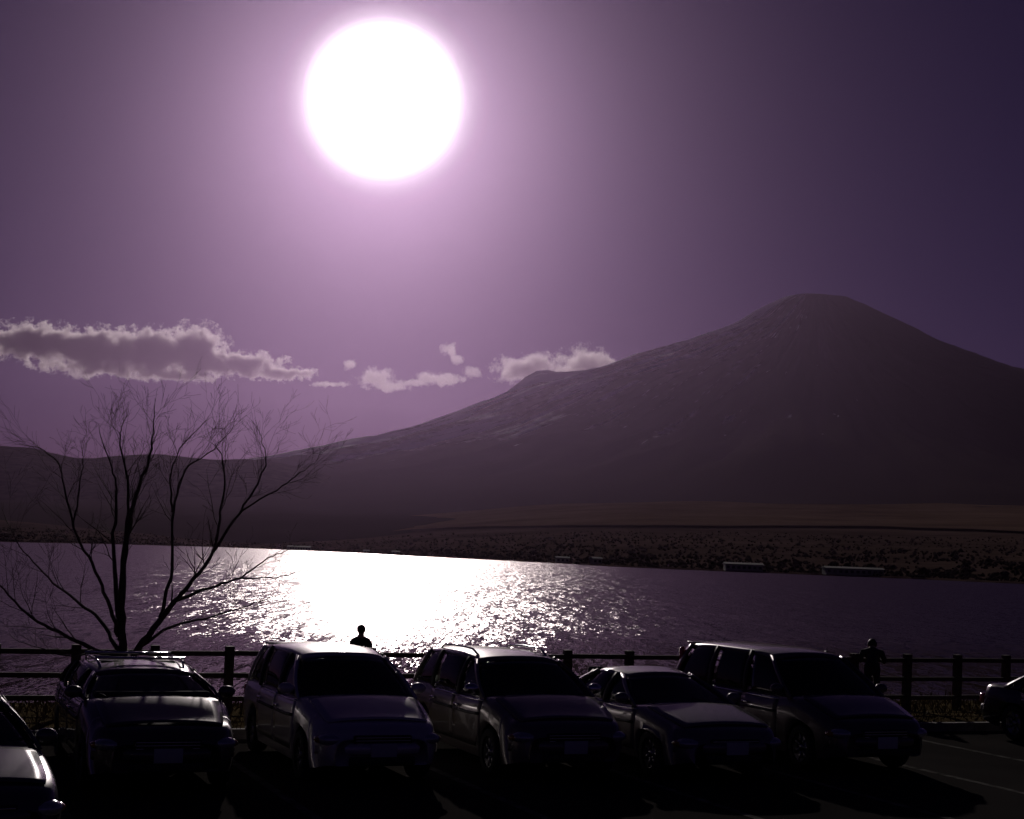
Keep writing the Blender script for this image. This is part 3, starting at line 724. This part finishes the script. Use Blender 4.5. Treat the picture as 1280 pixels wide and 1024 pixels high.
    for sd in (1, -1):
        for (x0, x1) in dz:
            d = MB().sheet(side_patch(x0, x1, sd, .006), .012).build('door', pm, root)
            hx = x0 + .16; y = (w_at(hx) + .018) * sd; MB().box((hx, y, pw(top, hx) - .17), (.17, .035, .035), bev=.012).build('handle', P.get('handle', MAT['chrome']), d)
            MB().sheet(side_patch(x0 + .02, x1 - .02, sd, .02, 3.1, 3.45, 6, 2), .02).build('side_moulding', MAT['black'], d)
            MB().sheet([[Vector((q.x, (abs(q.y) + .004) * sd, q.z + .006)) for q in r_] for r_ in side_patch(x0, x1, sd, .0, 5.0, 5.5, 6, 2)], .012).build('belt_trim', MAT['chrome'] if P.get('chrome', True) else MAT['black'], d)
    gh = []
    for i in range(13):
        x = lerp(xc + .16, xf - P.get('nose', .22), i / 12); row = []
        for j in range(13):
            u = lerp(-1, 1, j / 12); rg = ring(x); yy = abs(u) * rg[6][0] * .93; 
            for a in range(6, len(rg) - 1):
                if rg[a + 1][0] <= yy <= rg[a][0]: z = lerp(rg[a][1], rg[a + 1][1], (rg[a][0] - yy) / max(1e-6, rg[a][0] - rg[a + 1][0])); break
            else: z = rg[6][1]
            row.append(Vector((x, yy * (1 if u > 0 else -1), z + .007 + .012 * (1 - u * u))))
        gh.append(row)
    MB().sheet(gh[::-1], .014).build('bonnet', pm, root)
    # front
    zn = pw(top, xf - .06); lz = P.get('lampz', zn - .1)
    for sd in (1, -1):
        h = MB().ball((xf - .17, hw * .70 * sd, lz), (.17, .20, P.get('lamph', .085)), 14, 8, Matrix.Rotation(R(-18 * sd), 3, 'Z')).build('headlight', MAT['lamp'], root)
        MB().ball((xf - .20, hw * .86 * sd, lz - .005), (.12, .09, .05), 10, 6).build('indicator', MAT['amber'], h)
        MB().ball((xf - .1, hw * .62 * sd, .36), (.08, .075, .05), 10, 6).build('fog_lamp', MAT['lamp'], root)
    gr = MB().box((xf - .04, 0, lz - .005), (.12, hw * .88, .13), bev=.03).build('grille', MAT['black'], root)
    bars = MB()
    for k in range(3): bars.box((xf + .024, 0, lz - .04 + .036 * k), (.012, hw * .82, .012), bev=.003)
    bars.build('grille_bar', MAT['chrome'], gr)
    MB().box((xf - .05, 0, .33), (.13, hw * 1.0, .12), bev=.03).build('air_intake', MAT['black'], root)
    gb = []
    for i in range(17):
        u = lerp(-1, 1, i / 16); y = u * hw * .93; x = xf + .05 - .30 * abs(u) ** 3.2; gb.append([Vector((x - .012, y, .40)), Vector((x + .01, y, .44)), Vector((x + .012, y, .50)), Vector((x - .012, y, .55))])
    MB().sheet(gb, .05).build('bumper', pm, root)
    MB().box((xf + .068, 0, .47), (.012, .33, .165), bev=.004).build('number_plate', MAT['plate'], root)
    # rear
    rz = P.get('tailz', pw(top, xr + .1) - .12); th_ = P.get('tailh', .18)
    for sd in (1, -1):
        MB().box((xr + .05, hw * .80 * sd, rz), (.16, .20, th_), Matrix.Rotation(R(14 * sd), 3, 'Z'), .03).build('tail_light', MAT['tail'], root)
        if P.get('high_tail'):
            q = S(pil[-1][1], pil[-1][3], .62); MB().box((q.x + .01, (q.y - .0) * sd, q.z), (.10, .07, .40), Matrix.Rotation(R(-10), 3, 'Y'), .02).build('tail_light', MAT['tail'], root)
    MB().box((xr + .0, 0, .45), (.14, hw * 1.72, .2), bev=.05).build('bumper', pm, root)
    MB().box((xr - .035, 0, .72), (.012, .33, .165), bev=.004).build('number_plate', MAT['plate'], root)
    # door mirrors
    for sd in (1, -1):
        q = S(pil[0][1], pil[0][3], .12); y = q.y + .13
        mm = MB().ball((q.x - .06, y * sd, q.z + .06), (.07, .11, .075), 12, 8).build('door_mirror', P.get('mirror', pm), root)
        MB().tube([(q.x - .05, (q.y - .02) * sd, q.z - .0), (q.x - .06, y * sd, q.z + .03)], .022, 6).build('mirror_arm', MAT['black'], mm)
    for x in wx:
        for sd in (1, -1): wheel_parts(root, x, sd * (hw - .115), wr_, .2, sd)
    if P.get('rails'):
        for sd in (1, -1):
            ps = []; 
            for i in range(9):
                xt = lerp(xt0 - .25, xt1 + .2, i / 8); y, z = roof_pt(xt, .80 * sd); ps.append(Vector((xt, y, z + (.055 if 0 < i < 8 else .0))))
            MB().tube(ps, .017, 6).build('roof_rail', MAT['chrome'], root)
    if P.get('rack'):
        for xt in (xt0 - .45, xt1 + .5):
            y, z = roof_pt(xt, .8); MB().tube([(xt, -y - .03, z + .09), (xt, y + .03, z + .09)], .018, 6).build('roof_bar', MAT['chrome'], root)
    if P.get('spoiler'):
        y, z = roof_pt(xt1, .0); MB().box((xt1 - .1, 0, z - .02), (.2, wtop * 1.7, .03), bev=.012).build('spoiler', pm, root)
    if P.get('paper'):
        for (j0, j1, i0, i1) in P['paper']:
            g_ = [[gw[i][j] + Vector((-.03, 0, -.012)) for j in range(j0, j1 + 1)] for i in range(i0, i1 + 1)]
            MB().sheet(g_, .003).build('paper_sheet', MAT['paper'], root)
    if P.get('antenna'):
        y, z = roof_pt(xt0 - .3, .6); MB().tube([(xt0 - .3, y, z - .01), (xt0 - .75, y + .02, z + .38)], [.006, .002], 5).build('antenna', MAT['black'], root)
    return root

HEAD = math.atan2(ND.y, ND.x)
def place(t, W, Ln, ahead=0.0, corner0=Vector((5.94, 21.9, 0))):
    """t metres along the row from the right-hand car: front corner on the row line -> car centre"""
    c = corner0 - FD * t + ND * ahead
    return c - FD * (W / 2) - ND * (Ln / 2)
def prof(Ln, hood, cowl, xc, belt, xe, deck, tail):
    xf, xr = Ln / 2, -Ln / 2
    return [(xr, tail), (xr + .05, tail + .05), (xr + .2, deck), (xe, belt + .02), (xe + .5, belt), (xc - .5, cowl - .02), (xc, cowl), (xc + .3, lerp(cowl, hood, .25)), (xf - .35, hood), (xf - .12, hood - .07), (xf - .04, hood - .14), (xf, hood - .22)]
def P_sedan(Ln, W, H, col, **k):
    xc = Ln / 2 - 1.32; xt0 = xc - .88; xt1 = -Ln / 2 + 1.30; xe = -Ln / 2 + .62
    d = dict(L=Ln, W=W, H=H, paint=col, wx=(Ln / 2 - .86, -Ln / 2 + .92), top=prof(Ln, .74, .90, xc, .90, xe, .93, .62), cab=[(xc, xt0), (xe, xt1)], wtop=.70,
             roof=[(xt1 - .1, H - .07), (xt1, H - .05), (xt1 + .5, H), (xt0 - .5, H), (xt0, H - .06), (xt0 + .1, H - .10)],
             pillars=[(xc, xc - .1, xt0, xt0 - .1), (-.12, -.2, -.12, -.2), (-1.12, -1.2, -1.0, -1.06), (xe + .14, xe, xt1 + .1, xt1)], doors=[(-1.08, -.16), (-.14, .92)], clear=1)
    d.update(k); return d
def P_wagon(Ln, W, H, col, **k):
    xc = Ln / 2 - 1.12; xt0 = xc - .82; xt1 = -Ln / 2 + .42; xe = -Ln / 2 + .12
    d = dict(L=Ln, W=W, H=H, paint=col, wx=(Ln / 2 - .85, -Ln / 2 + .85), top=prof(Ln, .80, 1.0, xc, .98, xe, 1.0, .82), cab=[(xc, xt0), (xe, xt1)], wtop=.76,
             roof=[(xt1 - .1, H - .08), (xt1, H - .05), (xt1 + .8, H), (xt0 - .6, H + .005), (xt0, H - .06), (xt0 + .1, H - .10)],
             pillars=[(xc, xc - .1, xt0, xt0 - .1), (.08, .0, .05, -.03), (-1.0, -1.1, -.95, -1.05), (xe + .2, xe, xt1 + .16, xt1)], doors=[(-.98, .0), (.02, 1.05)], clear=1, tint=True)
    d.update(k); return d

# right-hand people carrier
p6 = P_wagon(5.0, 1.75, 1.62, paint('dark plum paint', (0.12, 0.09, 0.1)), rails=False, spoiler=True, tailz=1.0, high_tail=True)
make_car('parked_car', 'long dark people carrier with red tail lamps, rightmost of the close row of cars', 'car', p6, place(-.3, 1.75, 5.0), HEAD)
# low car beside it
p5 = P_sedan(4.4, 1.7, 1.34, paint('grey violet paint', (0.2, 0.17, 0.19)))
make_car('parked_car', 'low saloon tucked between the people carrier and the dark hatchback', 'car', p5, place(2.35, 1.7, 4.4, .35), HEAD)
# hatchback in the middle
p4 = P_wagon(4.4, 1.75, 1.53, paint('dark grey paint', (0.2, 0.165, 0.16)), tint=False, rails=True, antenna=True, mirror=MAT['chrome'])  # roof rails and chrome mirrors added to catch sun glints
make_car('parked_car', 'dark hatchback with sun glint along its roof below the glitter, left of the low saloon', 'car', p4, place(4.5, 1.75, 4.4), HEAD)
# pale wagon with the bright roof
p3 = P_wagon(4.4, 1.7, 1.56, paint('pale silver paint', (0.72, 0.68, 0.66)), tint=True, rails=False, spoiler=True, paper=[(9, 11, 0, 1)])
make_car('parked_car', 'pale wagon with bright sunlit roof, right of the bare tree', 'car', p3, place(7.1, 1.7, 4.4), HEAD)
# wagon with roof rails under the tree
p2 = P_wagon(4.4, 1.78, 1.34, paint('dark brown paint', (0.1, 0.08, 0.075)), tint=False, rails=True, rack=True, clear=9)
make_car('parked_car', 'dark wagon with roof rails parked in front of the bare tree trunk', 'car', p2, place(9.7, 1.78, 4.4, .2), HEAD)
# cut off car at the left edge
p1 = P_sedan(4.5, 1.72, 1.36, paint('slate paint', (0.09, 0.085, 0.095)))
make_car('parked_car', 'slate saloon cut off by the left edge of the picture, nearest the viewer', 'car', p1, Vector((-5.55, 15.3, 0)), R(-62))
# car at the right edge
p7 = P_sedan(4.4, 1.7, 1.36, paint('black paint', (0.02, 0.02, 0.022)))
make_car('parked_car', 'black saloon cut off by the right edge of the picture', 'car', p7, place(-6.3, 1.7, 4.4), HEAD)

# worn bay markings
for t in (-0.45, -2.85, -5.3, 1.95, 4.3, 6.75, 9.25, 11.8):
    c = Vector((5.94, 21.9, 0)) - FD * t - ND * 1.6; w = FD * .06; e = ND * 4.8; b = -ND * 2.2
    link('bay_line', mesh('bay_line', [c - w + b, c + w + b, c + w + e, c - w + e] if True else [], [(0, 3, 2, 1)]), MAT['line'], lot, (0, 0, .004))

# winter grass on the bank
gb_ = MB(); rg_ = random.Random(5); v = []; f = []
for k in range(15000):
    s = rg_.uniform(-14, 22); q = rg_.uniform(.05, 7.5); p = bay(s, q); p.z = bank_z(q) - .02; h = rg_.uniform(.05, .16) * (2.2 if rg_.random() < .08 else 1) * (1.5 if abs(q - fenceq) < .3 else 1)
    a = rg_.uniform(0, 6.28); w = Vector((math.cos(a), math.sin(a), 0)) * .008; d = Vector((rg_.gauss(0, .4), rg_.gauss(0, .4), 1)) * h; b = len(v)
    v += [p - w, p + w, p + d * .6 + w * .6, p + d + Vector((rg_.gauss(0, .03), rg_.gauss(0, .03), 0))]; f += [(b, b + 1, b + 2), (b, b + 2, b + 3)]
go = link('grass', mesh('grass', v, f), MAT['grass']); tag(go, 'dry winter grass on the bank around the fence', 'grass', kind='stuff')

# ------------------------------------------------------------------ people
def person(label, loc, yaw, height, lean, arms):
    """one skinned body; lean = forward bend in degrees at the hips; arms = 'down' or 'rail'"""
    root = empty('person', loc, yaw); tag(root, label, 'person'); root.scale = (height / 1.7,) * 3
    V = []; E = []; RD = []
    def a(p, r, par=None):
        V.append(Vector(p)); RD.append(r); 
        if par is not None: E.append((par, len(V) - 1))
        return len(V) - 1
    B = Matrix.Rotation(R(lean), 3, 'Y'); hip = Vector((0, 0, .92))
    def up(x, y, z): return hip + B @ Vector((x, y, z))
    pe = a(hip, (.135, .155)); wa = a(up(0, 0, .16), (.12, .14), pe); ch = a(up(.01, 0, .36), (.13, .17), wa); sh = a(up(0, 0, .48), (.10, .15), ch)
    nk = a(up(.02, 0, .57), (.068, .075), sh); hd0 = a(up(.035, 0, .64), (.07, .066), nk); hd1 = a(up(.04, 0, .72), (.092, .078), hd0); a(up(.03, 0, .79), (.06, .055), hd1)
    for s in (1, -1):
        hj = a(Vector((0, .09 * s, .86)), (.095, .09), pe); kn = a(Vector((.03, .10 * s, .48)), (.06, .06), hj); an = a(Vector((-.02, .105 * s, .09)), (.045, .042), kn); a(Vector((.15, .12 * s, .03)), (.035, .045), an)
        so = a(up(0, .19 * s, .46), (.078, .078), sh)
        if arms == 'rail': el = up(.0, .27 * s, .46) + Vector((.16, 0, -.20)); wr = el + Vector((.24, -.12 * s, .03))
        else: el = up(-.02, .225 * s, .18); wr = el + Vector((.10, -.03 * s, -.24))
        e_ = a(el, (.058, .058), so); w_ = a(wr, (.032, .03), e_); d = (wr - el).normalized(); side = Vector((0, 0, 1)).cross(d).normalized() * s
        pa = a(wr + d * .06, (.022, .038), w_)
        for k in range(4): ln = (.07, .085, .08, .06)[k]; q0 = a(wr + d * .1 + side * (.03 - .02 * k), (.010, .010), pa); q1 = a(V[q0] + d * ln * .5 + Vector((0, 0, -.008)), (.009, .009), q0); a(V[q1] + d * ln * .4 + Vector((0, 0, -.022)), (.007, .007), q1)
        th = a(wr + d * .045 + side * .045, (.011, .011), pa); a(V[th] + d * .05 + side * .015, (.009, .009), th)
    me = bpy.data.meshes.new('p'); me.from_pydata(V, E, []); o = bpy.data.objects.new('p', me); C.objects.link(o)
    sk = o.modifiers.new('s', 'SKIN'); su = o.modifiers.new('u', 'SUBSURF'); su.levels = su.render_levels = 2
    for i, dt in enumerate(me.skin_vertices[0].data): dt.radius = RD[i]; dt.use_root = (i == 0)
    dg = bpy.context.evaluated_depsgraph_get(); bm_ = bpy.data.meshes.new_from_object(o.evaluated_get(dg)); bpy.data.objects.remove(o)
    body = link('body', bm_, [MAT['coat'], MAT['jeans'], MAT['skin'], MAT['shoe']], root)
    Bi = B.inverted()
    for p in bm_.polygons:
        p.use_smooth = True; q = Bi @ (p.center - hip)
        if p.center.z < .09: p.material_index = 3
        elif p.center.z < .84: p.material_index = 1
        elif q.z > .545 and abs(q.y) < .12: p.material_index = 2
        else: p.material_index = 0
    hm = MB()
    for j in range(1):
        hm.ball(up(.018, 0, .735), (.112, .100, .106), 16, 10, B)
    hm.build('hair', MAT['hair'], root)
    fm = MB().ball(up(.135, 0, .69), (.018, .014, .022), 8, 6); fm.build('nose', MAT['skin'], root)
    em = MB(); [em.ball(up(.118, .03 * s, .715), (.010, .013, .008), 8, 6) for s in (1, -1)]; em.build('eyes', MAT['hair'], root)
    er = MB(); [er.ball(up(.03, .086 * s, .70), (.022, .012, .032), 8, 6) for s in (1, -1)]; er.build('ears', MAT['skin'], root)
    hemp = MB(); hemp.lathe([(.165, -.04), (.172, .0), (.165, .10), (.15, .17)], 18, 'z', (0, 0, .86)); hemp.build('coat_hem', MAT['coat'], root)
    return root
u = (1083 - 640) / FPX; yy = FENCE_A / (1 - .404 * u)
person('person in dark clothes leaning on the fence rail behind the people carrier', Vector((u * yy, yy, .04)) + ND * .52 - FD * .1, HEAD + math.pi + R(-35), 1.62, 48, 'rail')
pq = at(452, 784, 35.0)
qd = (pq - Vector((0, KERB_A, 0))).dot(-ND)
person('distant person standing on the lake bank against the sun glitter', Vector((pq.x, pq.y, bank_z(qd))), R(100), max(1.5, pq.z - bank_z(qd)), 2, 'down')

# ------------------------------------------------------------------ air
HAZE_D = 6.2e-6
ztop = summit.z + 90
hm = MB().box((4000, 14200, (ztop - 40) / 2), (36000, 29200, ztop + 40))
hm.v = [Vector((q.x, q.y, q.z)) for q in hm.v]
mt, t, b, o = mat_new('haze'); t.nodes.remove(b)
pv = N(t, 'ShaderNodeVolumePrincipled'); pv.inputs['Color'].default_value = (0.86, 0.59, 0.97, 1); pv.inputs['Density'].default_value = HAZE_D; pv.inputs['Anisotropy'].default_value = 0.9
L(t, pv.outputs[0], o.inputs['Volume'])
hz_o = hm.build('haze', mt, smooth=False); tag(hz_o, 'thin violet winter haze in front of the mountain', 'haze', kind='stuff')
